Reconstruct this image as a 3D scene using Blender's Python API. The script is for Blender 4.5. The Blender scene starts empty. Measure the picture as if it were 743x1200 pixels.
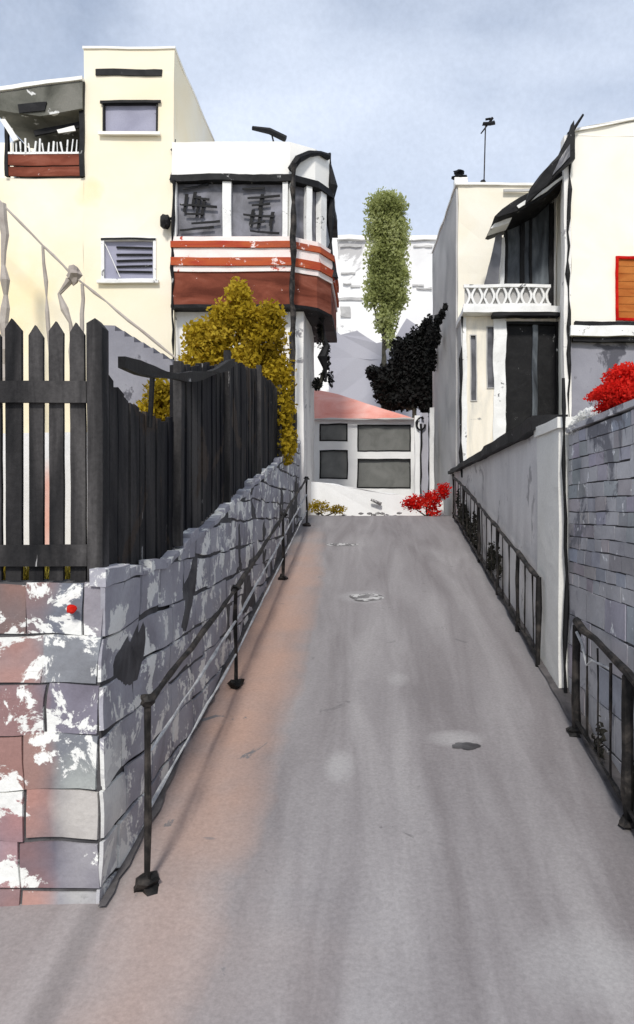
import bpy, bmesh, math, random
from mathutils import Vector, noise, Matrix
random.seed(7)
SC = bpy.context.scene
COL = SC.collection
F = 900.0; UX = 437.0; VY = 600.0; EYE = 3.0; SL = 160.0/900.0
CREST = 16.4
def PX(u, Y): return (u-UX)*Y/F
def PZ(v, Y): return EYE+(VY-v)*Y/F
def ground(y): return SL*min(y, CREST)

# ------------------------------------------------------------------ materials
def _n(nt, t, **kw):
    n = nt.nodes.new(t)
    for k, v in kw.items(): setattr(n, k, v)
    return n
def _noise(nt, vec, scale, detail=4, rough=.55, dist=0.0):
    n = _n(nt, 'ShaderNodeTexNoise')
    n.inputs['Scale'].default_value = scale; n.inputs['Detail'].default_value = detail
    n.inputs['Roughness'].default_value = rough; n.inputs['Distortion'].default_value = dist
    nt.links.new(vec, n.inputs['Vector']); return n.outputs['Fac']
def _ramp(nt, fac, stops, interp='LINEAR'):
    r = _n(nt, 'ShaderNodeValToRGB'); e = r.color_ramp.elements; r.color_ramp.interpolation = interp
    while len(e) < len(stops): e.new(.5)
    for i, (p, c) in enumerate(stops):
        e[i].position = p; e[i].color = (c, c, c, 1) if isinstance(c, (int, float)) else (*c, 1)
    nt.links.new(fac, r.inputs['Fac']); return r.outputs['Color']
def _mix(nt, fac, a, b, blend='MIX'):
    m = _n(nt, 'ShaderNodeMix', data_type='RGBA', blend_type=blend)
    if isinstance(fac, (int, float)): m.inputs[0].default_value = fac
    else: nt.links.new(fac, m.inputs[0])
    for s, i in ((a, 6), (b, 7)):
        if isinstance(s, tuple): m.inputs[i].default_value = (*s, 1)
        else: nt.links.new(s, m.inputs[i])
    return m.outputs[2]
def _math(nt, op, a, b=None, clamp=False):
    m = _n(nt, 'ShaderNodeMath', operation=op, use_clamp=clamp)
    for s, i in ((a, 0), (b, 1)):
        if s is None: continue
        if isinstance(s, (int, float)): m.inputs[i].default_value = s
        else: nt.links.new(s, m.inputs[i])
    return m.outputs[0]
def wash(name, cols, scale=.9, fleck=None, fleck_at=.62, fleck_scale=3.0, fleck2=None, fleck2_at=.64, fleck2_scale=5,
         grain=.10, rough=.9, bump=.25, stretch=(1, 1, 1), stains_and_shade=(), attr=False, detail=5, spec=.2, dist=.6, soft=2.2, leaf=0.0, fv=False):
    m = bpy.data.materials.new(name); m.use_nodes = True; nt = m.node_tree; nt.nodes.clear()
    out = _n(nt, 'ShaderNodeOutputMaterial'); b = _n(nt, 'ShaderNodeBsdfPrincipled')
    nt.links.new(b.outputs[0], out.inputs[0])
    g = _n(nt, 'ShaderNodeNewGeometry'); mp = _n(nt, 'ShaderNodeMapping')
    nt.links.new(g.outputs['Position'], mp.inputs[0]); mp.inputs['Scale'].default_value = stretch
    V = mp.outputs[0]; P = g.outputs['Position']
    n1 = _noise(nt, V, scale, detail, .55, dist)
    k = len(cols); st = [(.32+.36*i/max(1, k-1), c) for i, c in enumerate(cols)]
    c = _ramp(nt, n1, st) if k > 1 else cols[0]
    sep = _n(nt, 'ShaderNodeSeparateXYZ'); nt.links.new(P, sep.inputs[0])
    for (col, ax, cen, wid, amt) in stains_and_shade:       # soft coloured stain or painted shade round a given place
        acc = None
        for a_, c_, w_ in zip(ax, cen, wid):
            d = _math(nt, 'SUBTRACT', sep.outputs['XYZ'.index(a_)], c_)
            d = _math(nt, 'DIVIDE', d, w_); d = _math(nt, 'MULTIPLY', d, d)
            acc = d if acc is None else _math(nt, 'ADD', acc, d)
        f = _math(nt, 'SUBTRACT', 1.0, acc)
        nn = _noise(nt, P, 1.6, 3)
        nn = _math(nt, 'MULTIPLY', _math(nt, 'SUBTRACT', nn, .5), soft)
        f = _math(nt, 'ADD', f, nn, True)
        f = _math(nt, 'MULTIPLY', f, amt)
        c = _mix(nt, f, c, col)
    if attr:
        a = _n(nt, 'ShaderNodeVertexColor'); a.layer_name = 'tone'
        c = _mix(nt, 1.0, c, a.outputs[0], 'MULTIPLY')
    if fleck2:
        f = _ramp(nt, _noise(nt, P, fleck2_scale, 7, .65, .8), [(fleck2_at-.02, 0.0), (fleck2_at+.02, 1.0)])
        c = _mix(nt, f, c, fleck2)
    if fleck:
        f = _ramp(nt, _noise(nt, V if fv else P, fleck_scale, 8, .68, .4), [(fleck_at-.012, 0.0), (fleck_at+.012, 1.0)])
        c = _mix(nt, f, c, fleck)
    gr = _noise(nt, P, 38, 4, .7)
    gv = _ramp(nt, gr, [(.3, 1-grain), (.7, 1+grain*.4)])
    c = _mix(nt, 1.0, c, gv, 'MULTIPLY')
    nt.links.new(c, b.inputs['Base Color']) if not isinstance(c, tuple) else None
    if leaf:
        tr = _n(nt, 'ShaderNodeBsdfTranslucent'); nt.links.new(c, tr.inputs[0]); ms = _n(nt, 'ShaderNodeMixShader'); ms.inputs[0].default_value = leaf
        nt.links.new(b.outputs[0], ms.inputs[1]); nt.links.new(tr.outputs[0], ms.inputs[2]); nt.links.new(ms.outputs[0], out.inputs[0])
    b.inputs['Roughness'].default_value = rough
    b.inputs['Specular IOR Level'].default_value = spec
    if bump:
        bp = _n(nt, 'ShaderNodeBump'); bp.inputs['Strength'].default_value = bump; bp.inputs['Distance'].default_value = .02
        nt.links.new(_noise(nt, P, 14, 6, .65), bp.inputs['Height']); nt.links.new(bp.outputs[0], b.inputs['Normal'])
    return m
WH = (.86, .86, .83)
M = {}
M['road'] = wash('road_asphalt', [(.205, .188, .190), (.262, .245, .247), (.325, .308, .308)], scale=1.1, stretch=(2.6, .22, 1), grain=.18, bump=.25, detail=7, soft=1.0,
    fleck2=(.18, .17, .172), fleck2_at=.68, fleck2_scale=2.6,
    stains_and_shade=[((.43, .285, .225), 'XY', (-1.18, 8.6), (.52, 6.8), .95), ((.36, .30, .275), 'XY', (-1.6, 3.6), (1.6, 1.8), .45),
            ((.44, .43, .425), 'XY', (-.25, 5.9), (.13, .30), .55), ((.42, .41, .41), 'XY', (-.15, 10.4), (.35, .35), .55),
            ((.42, .41, .405), 'XY', (.70, 6.35), (.26, .16), .6), ((.41, .40, .40), 'XY', (1.1, 3.9), (.4, .35), .5), ((.40, .39, .385), 'XY', (.25, 7.6), (.12, .2), .4), ((.15, .142, .145), 'X', (1.76,), (.20,), .6), ((.17, .15, .145), 'X', (-1.55,), (.10,), .6)])  # last two entries: contact shade painted dark along both lane edges
M['soil'] = wash('garden_soil', [(.20, .17, .08), (.32, .27, .11)], scale=2)
M['pale_ground'] = wash('pale_ground', [(.40, .38, .37), (.55, .53, .5)], scale=1.2)
M['stone'] = wash('left_wall_stone', [(.26, .25, .275), (.355, .35, .385), (.44, .435, .46)], scale=1.3, attr=True, fleck=(.80, .80, .76), fleck_at=.545, fleck_scale=3.4,
    fleck2=(.15, .145, .145), fleck2_at=.68, fleck2_scale=1.3, bump=.35,
    stains_and_shade=[((.60, .33, .275), 'X', (-2.02,), (.24,), .85), ((.74, .74, .70), 'XYZ', (-1.62, 4.45, 1.2), (.22, .45, .55), .9), ((.60, .38, .32), 'X', (-3.6,), (1.0,), .5)], soft=3.4)
M['mortar'] = wash('dark_mortar', [(.05, .048, .05), (.12, .117, .12)], scale=5)
M['brick'] = wash('grey_brick', [(.33, .325, .34), (.45, .445, .46), (.56, .555, .565)], scale=1.3, attr=True, fleck=(.82, .82, .82), fleck_at=.64, fleck_scale=5, fleck2=(.20, .20, .22), fleck2_at=.62, fleck2_scale=1.4, bump=.35)
M['fence'] = wash('charcoal_timber', [(.010, .010, .011), (.034, .032, .032), (.085, .08, .078)], scale=2.2, stretch=(3, 3, .35), grain=.3, fleck=(.42, .41, .40), fleck_at=.665, fleck_scale=2.6, rough=.8, fv=True)
M['fence_side'] = wash('dark_board_timber', [(.006, .006, .010), (.016, .0155, .017), (.065, .06, .056)], scale=1.6, stretch=(1.2, 1.2, .35), grain=.3, fleck=(.36, .35, .34), fleck_at=.675, fleck_scale=5, rough=.8, fv=True, fleck2=(.05, .038, .03), fleck2_at=.58, fleck2_scale=1.2)
M['cream'] = wash('cream_render', [(.86, .76, .55), (.87, .80, .63), (.88, .84, .73)], scale=.35, grain=.03, bump=.06,
    stains_and_shade=[((.90, .68, .30), 'XZ', (-5.9, 9.6), (.35, .35), .5), ((.89, .72, .40), 'XZ', (-7.6, 7.4), (1.0, 1.4), .6)])
M['cream_right'] = wash('pale_cream_render', [(.84, .77, .62), (.87, .83, .72), (.88, .86, .80)], scale=.45, grain=.03, bump=.06)
M['cream_dirty'] = wash('streaked_cream_render', [(.60, .58, .52), (.84, .78, .66), (.87, .84, .77)], scale=1.5, grain=.05, bump=.1, stretch=(2.2, 2.2, .35), fleck2=(.33, .33, .31), fleck2_at=.66, fleck2_scale=2.4)
M['white'] = wash('white_render', [(.84, .82, .76), (.88, .87, .83)], scale=.6, grain=.04, bump=.08)
M['white_dirty'] = wash('weathered_white_render', [(.62, .60, .60), (.84, .82, .78), (.88, .87, .84)], scale=1.4, grain=.05, bump=.15, fleck2=(.30, .29, .30), fleck2_at=.63, fleck2_scale=2.6, stretch=(2, 2, .5))
M['frame'] = wash('white_paint', [(.74, .74, .72), (.88, .88, .86)], scale=3, grain=.08, fleck2=(.14, .14, .14), fleck2_at=.635, fleck2_scale=4, bump=.1)
M['grey_side'] = wash('grey_render_and_shade', [(.40, .395, .385), (.50, .49, .47), (.58, .57, .55)], scale=.7, grain=.10, bump=.12)  # also paints the shade on the terrace house side
M['mauve_grey'] = wash('mauve_grey_render', [(.20, .20, .235), (.30, .30, .34)], scale=1.0, grain=.08, bump=.1, fleck2=(.10, .10, .12), fleck2_at=.63, fleck2_scale=1.0)
M['lane_wall'] = wash('stained_lane_plaster', [(.60, .58, .57), (.74, .72, .70), (.84, .82, .80)], scale=1.1, grain=.10, fleck2=(.42, .40, .40), fleck2_at=.60, fleck2_scale=1.5, stretch=(1, 1, .6))
M['pier'] = wash('pale_pier_plaster', [(.74, .73, .68), (.86, .85, .80)], scale=1.1, grain=.08, fleck2=(.30, .30, .29), fleck2_at=.72, fleck2_scale=2.0)
M['ink'] = wash('black_paint', [(.004, .004, .005), (.014, .014, .015)], scale=5, grain=.3, fleck=(.42, .42, .41), fleck_at=.665, fleck_scale=5, rough=.6)
M['rail'] = wash('rusty_black_iron', [(.006, .006, .006), (.02, .018, .017), (.07, .06, .052)], scale=7, grain=.3, rough=.6, bump=.5)
M['white_rail'] = wash('pale_iron', [(.35, .35, .36), (.7, .7, .68)], scale=7, grain=.2)
M['glass_lilac'] = wash('lilac_grey_glass', [(.28, .28, .36), (.36, .36, .45)], scale=1.6, rough=.35, bump=0, fleck2=(.06, .06, .08), fleck2_at=.66, fleck2_scale=2)
M['glass_dark'] = wash('smoky_glass', [(.05, .05, .055), (.11, .11, .12), (.19, .19, .21)], scale=1.7, rough=.3, bump=0, spec=.4)
M['glass_blue'] = wash('blue_grey_glass', [(.015, .017, .02), (.075, .085, .095), (.17, .19, .205)], scale=1.6, rough=.35, bump=0, stretch=(2, 2, .6))
M['glass_garage'] = wash('grey_green_glass', [(.135, .138, .128), (.20, .202, .19)], scale=2.4, rough=.4, bump=0)
M['loggia'] = wash('olive_grey_loggia', [(.06, .06, .05), (.13, .13, .11), (.20, .195, .17)], scale=1.2, grain=.15, fleck=(.7, .7, .68), fleck_at=.64, fleck_scale=2.2)  # mottled dark olive grey for the loggia walls and roof
M['brown'] = wash('red_brown_boards', [(.10, .025, .014), (.20, .055, .032), (.33, .12, .08)], scale=1.5, grain=.12, fleck=(.75, .6, .55), fleck_at=.66, fleck_scale=4, stretch=(.6, .6, 2))
M['redband'] = wash('red_orange_boards', [(.36, .045, .028), (.46, .10, .035), (.33, .08, .05)], scale=1.5, grain=.1, fleck=(.85, .70, .66), fleck_at=.60, fleck_scale=3, stretch=(.5, .5, 3))
M['pinkwhite'] = wash('pinkish_white_board', [(.86, .72, .68), (.87, .84, .80)], scale=2.4, grain=.05, fleck=(.5, .1, .07), fleck_at=.63, fleck_scale=3)
M['roof_pink'] = wash('salmon_roof_tiles', [(.66, .22, .17), (.76, .36, .30), (.80, .48, .42)], scale=1.0, grain=.1, bump=.3)
M['shutter'] = wash('orange_brown_shutter', [(.36, .10, .02), (.48, .17, .04)], scale=2.5, grain=.1, stretch=(1, 1, 3))
M['red'] = wash('scarlet_petals', [(.50, .004, .004), (.72, .015, .01), (.80, .05, .03)], scale=3, leaf=.45, grain=.1, bump=0)
M['whiteflower'] = wash('white_petals', [(.78, .78, .75), (.88, .88, .86)], scale=3, leaf=.45, grain=.06, bump=0)
M['ochre'] = wash('ochre_leaves', [(.25, .17, .012), (.46, .33, .02), (.60, .45, .05)], scale=1.2, leaf=.45, grain=.15, bump=0)
M['poplar'] = wash('olive_green_leaves', [(.25, .28, .09), (.44, .47, .19), (.62, .64, .36)], scale=.8, leaf=.6, grain=.1, bump=0)
M['blackleaf'] = wash('black_green_leaves', [(.006, .007, .006), (.018, .018, .018)], scale=1.2, grain=.2, bump=0)
M['bark'] = wash('dark_bark', [(.02, .02, .015), (.07, .065, .05)], scale=5)
M['far_white'] = wash('far_white_render', [(.70, .69, .68), (.84, .83, .81), (.87, .86, .84)], scale=.16, grain=.05, bump=0, fleck2=(.48, .47, .46), fleck2_at=.60, fleck2_scale=.28)
M['far_grey'] = wash('far_mauve_render', [(.36, .355, .40), (.46, .455, .49)], scale=.18, grain=.1, bump=0, fleck=(.78, .77, .76), fleck_at=.66, fleck_scale=.5)
M['taupe'] = wash('taupe_painted_steel', [(.33, .29, .26), (.46, .42, .38)], scale=2, grain=.1)
M['grass'] = wash('ochre_grass', [(.28, .20, .02), (.40, .34, .06)], scale=2, bump=0)
M['snowy'] = wash('whitewashed_stone', [(.80, .80, .78), (.88, .88, .87)], scale=1.2, grain=.05, fleck2=(.30, .28, .27), fleck2_at=.70, fleck2_scale=1.6)
M['salmon'] = wash('salmon_stained_whitewash', [(.80, .79, .77), (.86, .84, .82), (.86, .85, .83)], scale=.8, grain=.06, stains_and_shade=[((.78, .34, .24), 'XZ', (-2.72, 3.0), (.16, .45), .95), ((.45, .43, .45), 'XZ', (-2.35, 3.1), (.16, .6), .7)])
M['lattice_glass'] = wash('smudged_dark_glass', [(.07, .07, .08), (.17, .17, .19), (.26, .26, .30)], scale=2.0, rough=.4, bump=0)

# ------------------------------------------------------------------ geometry helpers
def B(): return bmesh.new()
def _tone(bm):
    L = bm.loops.layers.color.get('tone') or bm.loops.layers.color.new('tone'); return L
def box(bm, x0, x1, y0, y1, z0, z1):
    v = [bm.verts.new(p) for p in ((x0,y0,z0),(x1,y0,z0),(x1,y1,z0),(x0,y1,z0),(x0,y0,z1),(x1,y0,z1),(x1,y1,z1),(x0,y1,z1))]
    for f in ((3,2,1,0),(4,5,6,7),(0,1,5,4),(1,2,6,5),(2,3,7,6),(3,0,4,7)): bm.faces.new([v[i] for i in f])
def prism(bm, pts, a, b, axis='Y'):
    """extrude a polygon: axis Y -> pts are (x,z); axis Z -> pts are (x,y); axis X -> pts are (y,z)"""
    def mk(p, t):
        return {'Y': (p[0], t, p[1]), 'Z': (p[0], p[1], t), 'X': (t, p[0], p[1])}[axis]
    A = [bm.verts.new(mk(p, a)) for p in pts]; Bv = [bm.verts.new(mk(p, b)) for p in pts]
    bm.faces.new(A); bm.faces.new(Bv[::-1]); n = len(pts)
    for i in range(n): bm.faces.new((A[(i+1) % n], A[i], Bv[i], Bv[(i+1) % n]))
def tube(bm, pts, r, seg=7, jit=0.0, r2=None):
    pts = [Vector(p) for p in pts]
    P = [pts[0]]
    for a, b in zip(pts, pts[1:]):
        k = max(1, int((b-a).length/ (0.25 if jit else 99)))
        for i in range(1, k+1): P.append(a.lerp(b, i/k))
    rings = []
    for i, p in enumerate(P):
        d = (P[min(i+1, len(P)-1)]-P[max(i-1, 0)]).normalized()
        u = d.cross(Vector((0, 0, 1)) if abs(d.z) < .9 else Vector((0, 1, 0))).normalized(); w = d.cross(u)
        rr = r if r2 is None else r+(r2-r)*i/(len(P)-1)
        rr *= 1+random.uniform(-jit, jit)*1.2
        q = p+Vector([random.uniform(-1, 1)*jit*r for _ in range(3)])
        rings.append([bm.verts.new(q+(u*math.cos(t*2*math.pi/seg)+w*math.sin(t*2*math.pi/seg))*rr) for t in range(seg)])
    for a, b in zip(rings, rings[1:]):
        for i in range(seg): bm.faces.new((a[i], a[(i+1) % seg], b[(i+1) % seg], b[i]))
    bm.faces.new(rings[0][::-1]); bm.faces.new(rings[-1])
def blob(bm, c, r, sub=2, amp=.25, fr=4):
    t = bmesh.new(); bmesh.ops.create_icosphere(t, subdivisions=sub, radius=1)
    mp = {}
    for v in t.verts:
        q = v.co.copy(); k = 1+amp*noise.noise(q*fr*.5+Vector(c)*3)
        mp[v.index] = bm.verts.new(Vector(c)+Vector((q.x*r[0], q.y*r[1], q.z*r[2]))*k)
    for f in t.faces: bm.faces.new([mp[v.index] for v in f.verts])
    t.free()
def holed(bm, x0, x1, z0, z1, holes, y0, y1):
    xs = sorted({x0, x1, *[h[0] for h in holes], *[h[1] for h in holes]}); zs = sorted({z0, z1, *[h[2] for h in holes], *[h[3] for h in holes]})
    xs = [x for x in xs if x0 <= x <= x1]; zs = [z for z in zs if z0 <= z <= z1]
    V = {}
    def vt(i, j, y):
        k = (i, j, y)
        if k not in V: V[k] = bm.verts.new((xs[i], y, zs[j]))
        return V[k]
    solid = lambda i, j: 0 <= i < len(xs)-1 and 0 <= j < len(zs)-1 and not any(h[0] <= (xs[i]+xs[i+1])/2 <= h[1] and h[2] <= (zs[j]+zs[j+1])/2 <= h[3] for h in holes)
    for i in range(len(xs)-1):
        for j in range(len(zs)-1):
            if not solid(i, j): continue
            bm.faces.new((vt(i,j,y0), vt(i+1,j,y0), vt(i+1,j+1,y0), vt(i,j+1,y0)))
            bm.faces.new((vt(i,j+1,y1), vt(i+1,j+1,y1), vt(i+1,j,y1), vt(i,j,y1)))
            if not solid(i-1, j): bm.faces.new((vt(i,j,y1), vt(i,j,y0), vt(i,j+1,y0), vt(i,j+1,y1)))
            if not solid(i+1, j): bm.faces.new((vt(i+1,j,y0), vt(i+1,j,y1), vt(i+1,j+1,y1), vt(i+1,j+1,y0)))
            if not solid(i, j-1): bm.faces.new((vt(i,j,y1), vt(i+1,j,y1), vt(i+1,j,y0), vt(i,j,y0)))
            if not solid(i, j+1): bm.faces.new((vt(i,j+1,y0), vt(i+1,j+1,y0), vt(i+1,j+1,y1), vt(i,j+1,y1)))
def ring(bm, x0, x1, z0, z1, w, y0, y1):
    holed(bm, x0, x1, z0, z1, [(x0+w, x1-w, z0+w, z1-w)], y0, y1)
DENS = 2.2
def leaves(bm, clumps, size, flat=0.0):
    """clumps: (centre, radii, count): small leaf faces spread through each clump"""
    for c, r, n in clumps:
        for _ in range(int(n*DENS)):
            while True:
                q = Vector([random.uniform(-1, 1) for _ in range(3)])
                if q.length < 1: break
            q = q*(0.55+.45*random.random()) if q.length > .4 else q*1.4
            p = Vector(c)+Vector((q.x*r[0], q.y*r[1], q.z*r[2]))
            s = size*random.uniform(.35, 1.25)
            a = Vector([random.gauss(0, 1) for _ in range(3)]).normalized(); b = a.cross(Vector([random.gauss(0, 1) for _ in range(3)])).normalized()
            vs = [bm.verts.new(p+a*s*x+b*s*y) for x, y in ((-1, 0), (-.2, .55), (1, .05), (-.1, -.6))]
            bm.faces.new(vs)
def origin(o):
    p = Vector((0, 0, 0))
    while o is not None: p += o.location; o = o.parent
    return p
def obj(name, bm, mat, parent=None, wob=0.0, seg=.5, smooth=False):
    if wob:
        for _ in range(6):
            L = [e for e in bm.edges if e.calc_length() > seg]
            if not L or len(bm.faces) > 40000: break
            bmesh.ops.subdivide_edges(bm, edges=L, cuts=1, use_grid_fill=True)
        for v in bm.verts:
            v.co += (noise.noise_vector(v.co*1.3)+noise.noise_vector(v.co*4.5)*.5)*wob
    bmesh.ops.recalc_face_normals(bm, faces=bm.faces)
    if parent:
        bmesh.ops.translate(bm, verts=bm.verts, vec=-origin(parent))
    me = bpy.data.meshes.new(name); bm.to_mesh(me); bm.free()
    me.materials.append(M[mat])
    if smooth: me.polygons.foreach_set('use_smooth', [True]*len(me.polygons))
    o = bpy.data.objects.new(name, me); COL.objects.link(o)
    if parent: o.parent = parent
    return o
def thing(name, label, cat, loc, group=None):
    o = bpy.data.objects.new(name, None); COL.objects.link(o); o.location = loc; o.empty_display_size = .2
    o['label'] = label; o['category'] = cat
    if group: o['group'] = group
    return o
def tag(o, label, cat, group=None, kind=None):
    o['label'] = label; o['category'] = cat
    if group: o['group'] = group
    if kind: o['kind'] = kind
    return o
def struct(name, bm, mat, wob=0, seg=.5):
    o = obj(name, bm, mat, None, wob, seg); o['kind'] = 'structure'; return o
def part(name, mat, parent, fn, wob=0.0, seg=.5, label=None, smooth=False):
    bm = B(); fn(bm); o = obj(name, bm, mat, parent, wob, seg, smooth)
    if label: o['label'] = label
    return o
def dup(root, loc, label):
    r = root.copy(); COL.objects.link(r); r.location = loc; r['label'] = label
    for ch in list(root.children):
        c = ch.copy(); COL.objects.link(c); c.parent = r
        for g in list(ch.children):
            d = g.copy(); COL.objects.link(d); d.parent = c
    return r

# ------------------------------------------------------------------ setting
def sheet(bm, x0, x1, ys, zf, nx=10, amp=0.0):
    V = []
    for y in ys:
        V.append([bm.verts.new((x0+(x1-x0)*i/nx, y, zf(y)+amp*noise.noise(Vector((x0+(x1-x0)*i/nx, y, 0))*1.1))) for i in range(nx+1)])
    for a, b in zip(V, V[1:]):
        for i in range(nx): bm.faces.new((a[i], a[i+1], b[i+1], b[i]))
ys = [-12, -6, -2]+[0+.5*i for i in range(0, 33)]+[CREST, 17, 18, 20, 25]
bm = B(); sheet(bm, -400, 400, [-300, -60, -12, 0, 8, CREST, 60, 150, 900], lambda y: (ground(y) if y > -12 else SL*-12)-.16, 20); struct('ground', bm, 'pale_ground')
bm = B(); sheet(bm, -9, 2.6, ys, lambda y: ground(y), 36, .022); struct('road', bm, 'road')
def edge_shade(x0, x1, y0, y1, nm):  # wobbly dark strip laid on the lane edge as contact shade
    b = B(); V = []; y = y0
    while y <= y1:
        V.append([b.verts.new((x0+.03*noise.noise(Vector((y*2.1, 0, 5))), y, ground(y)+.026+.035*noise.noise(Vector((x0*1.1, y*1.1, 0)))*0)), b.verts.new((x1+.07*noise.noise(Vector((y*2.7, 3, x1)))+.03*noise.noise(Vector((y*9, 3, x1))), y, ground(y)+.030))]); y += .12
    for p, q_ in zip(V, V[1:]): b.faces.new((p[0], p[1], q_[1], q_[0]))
    struct(nm, b, 'edge_shade')
M['edge_shade'] = wash('edge_shade_grey', [(.06, .055, .055), (.13, .12, .12)], scale=5)  # dark colour of the painted contact shade
edge_shade(-1.54, -1.485, 4.3, CREST, 'gutter_or_edge_shade'); edge_shade(1.70, 1.86, 2.3, CREST, 'gutter_or_edge_shade')  # both strips stand in for contact shade at the wall feet
# gardens held up behind the walls
def wtop(y): return 2.59 if y < 5.7 else (SL*min(y, CREST)+1.6 if y > 5.6 else 2.59)
WTOP = lambda y: max(2.59, ground(y)+1.58)
bm = B()
V = [[bm.verts.new((x, y, WTOP(y)-.03)) for x in (-14, -6, -1.72)] for y in (4.6, 5.6, 7, 10, 13, 15.9)]
for a, b in zip(V, V[1:]):
    for i in range(2): bm.faces.new((a[i], a[i+1], b[i+1], b[i]))
struct('garden_ground', bm, 'soil')
bm = B()
V = [[bm.verts.new((x, y, z)) for x in (2.0, 14)] for y, z in ((2.0, 3.5), (7.3, 3.55), (15.4, 3.6))]
for a, b in zip(V, V[1:]): bm.faces.new((a[0], a[1], b[1], b[0]))
struct('terrace_ground', bm, 'soil')
# far hill behind the roofs
bm = B()
N = 40
V = []
for j in range(8):
    V.append([bm.verts.new((-160+320*i/N, 110+j*25, 2.5+(14+6*noise.noise(Vector((i*.2, j*.4, 3))))*math.sin(min(1, j/6)*math.pi/2))) for i in range(N+1)])
for a, b in zip(V, V[1:]):
    for i in range(N): bm.faces.new((a[i], a[i+1], b[i+1], b[i]))
struct('hill', bm, 'far_grey')

# ------------------------------------------------------------------ stone and brick walls
def stones(bm, mp, s0, s1, zs, length, gfun, tfun, prot=.025, gap=.011, jit=.018, tones=(.72, 1.12), stag=True):
    L = _tone(bm)
    for k, (za, zb) in enumerate(zip(zs, zs[1:])):
        s = s0; first = True
        while s < s1-.02:
            ln = length*random.uniform(.7, 1.35)
            if first and stag: ln *= random.uniform(.4, 1)
            first = False
            e = min(s+ln, s1)
            if s1-e < .1: e = s1
            a0, a1 = max(za, gfun(s)-.05), max(za, gfun(e)-.05)
            b0, b1 = min(zb, tfun(s)), min(zb, tfun(e))
            if b0-a0 > .03 and b1-a1 > .03:
                j = lambda: random.uniform(-jit, jit)*.5
                q = [(s+gap+j(), a0+gap+j()), (e-gap+j(), a1+gap+j()), (e-gap+j(), b1-gap+j()), (s+gap+j(), b0-gap+j())]
                cs = sum(p[0] for p in q)/4; cz = sum(p[1] for p in q)/4
                pr = prot*random.uniform(.6, 1.3)
                o = [bm.verts.new(mp(p[0], p[1], -.01)) for p in q]
                i = [bm.verts.new(mp(cs+(p[0]-cs)*.985, cz+(p[1]-cz)*.985, pr)) for p in q]
                t = random.uniform(*tones); tt = (t*random.uniform(.96, 1.04), t, t*random.uniform(.98, 1.06), 1)
                fs = [bm.faces.new(i)]
                for a in range(4): fs.append(bm.faces.new((o[a], o[(a+1) % 4], i[(a+1) % 4], i[a])))
                for f in fs:
                    for l in f.loops: l[L] = tt
            s = e
XW = -1.53; YW = 4.35
t = thing('stone_wall', 'grey retaining wall of big blocks with peeling white and pink patches below the picket fence', 'wall', (XW-.2, 8, ground(8)))
bm = B()
top = [(y, WTOP(y)) for y in (YW+.006, 5.6, 8, 11, 14, 16.0)]
prism(bm, [(YW+.006, .3), (16.0, 2.3)]+top[::-1], XW-.3, XW-.006, 'X')
prism(bm, [(-9, .3), (XW-.302, .3), (XW-.302, 2.585), (-9, 2.585)], YW+.006, YW+.25)
obj('mortar_core', bm, 'mortar', t, wob=.03, seg=.12)
bm = B()
zs = [.62, .87, 1.14, 1.42, 1.73, 2.02, 2.30, 2.60]
stones(bm, lambda s, z, p: (s+.02*math.sin(z*3), YW-p, z), -6, XW-.005, zs, .36, lambda s: ground(YW)-.02, lambda s: 2.6, gap=.005, prot=.009, stag=False, jit=.022, tones=(.70, .90))  # front blocks coloured darker to offset the full sun on them
zs2 = zs+[2.9, 3.15, 3.4, 3.7, 3.95, 4.2, 4.5]
stones(bm, lambda s, z, p: (XW+p, s, z), YW-.02, 16.0, zs2, .62, lambda s: ground(s), WTOP, gap=.011, jit=.035, prot=.012, tones=(1.0, 1.5))  # side blocks coloured lighter, as this face gets little sun
obj('block_facing', bm, 'stone', t, wob=.03, seg=.12)
def cope(bm):
    L = _tone(bm)
    y = YW-.03
    while y < 15.9:
        l = random.uniform(.16, .5); e = min(y+l, 16)
        a, b = WTOP(y), WTOP(e)
        o = random.uniform(-.015, .055)
        p = [(y+.005, a-.01), (e-.005, b-.01), (e-.01, b+.03+o), (y+.01, a+.03+o)]
        n0 = len(bm.faces)
        prism(bm, p, XW-.07, XW+.02, 'X')
        bm.faces.ensure_lookup_table(); tt = random.uniform(.85, 1.25)
        for f in bm.faces[n0:]:
            for q in f.loops: q[L] = (tt, tt, tt*1.02, 1)
        y = e
part('coping', 'stone', t, cope, wob=.03, seg=.12)

XR = 1.85
t = thing('brick_wall', 'grey brick garden wall with the red flowers on its top', 'wall', (XR+.1, 5.5, ground(5.5)))
bm = B(); prism(bm, [(2.2, .2), (7.25, .9), (7.25, 3.72), (2.2, 3.72)], XR+.004, XR+.25, 'X'); obj('mortar_core', bm, 'mortar', t, wob=.01, seg=.3)
bm = B()
zs = [.5, .82, 1.14, 1.45, 1.76, 2.05, 2.32]
stones(bm, lambda s, z, p: (XR-p, s, z), 2.2, 7.25, zs, .5, lambda s: ground(s), lambda s: 9, gap=.005, jit=.016, prot=.007, tones=(.9, 1.1))
zz = 2.32; zs = [zz]
while zz < 3.70: zz += random.uniform(.105, .14); zs.append(min(zz, 3.74))
stones(bm, lambda s, z, p: (XR-p, s, z), 2.2, 7.25, zs, .27, lambda s: ground(s), lambda s: 3.74, gap=.004, jit=.010, prot=.006, tones=(.85, 1.12))
obj('brick_facing', bm, 'brick', t, wob=.01, seg=.3)
part('coping', 'brick', t, lambda b: box(b, XR-.03, XR+.28, 2.2, 7.25, 3.742, 3.79), wob=.012)
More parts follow.
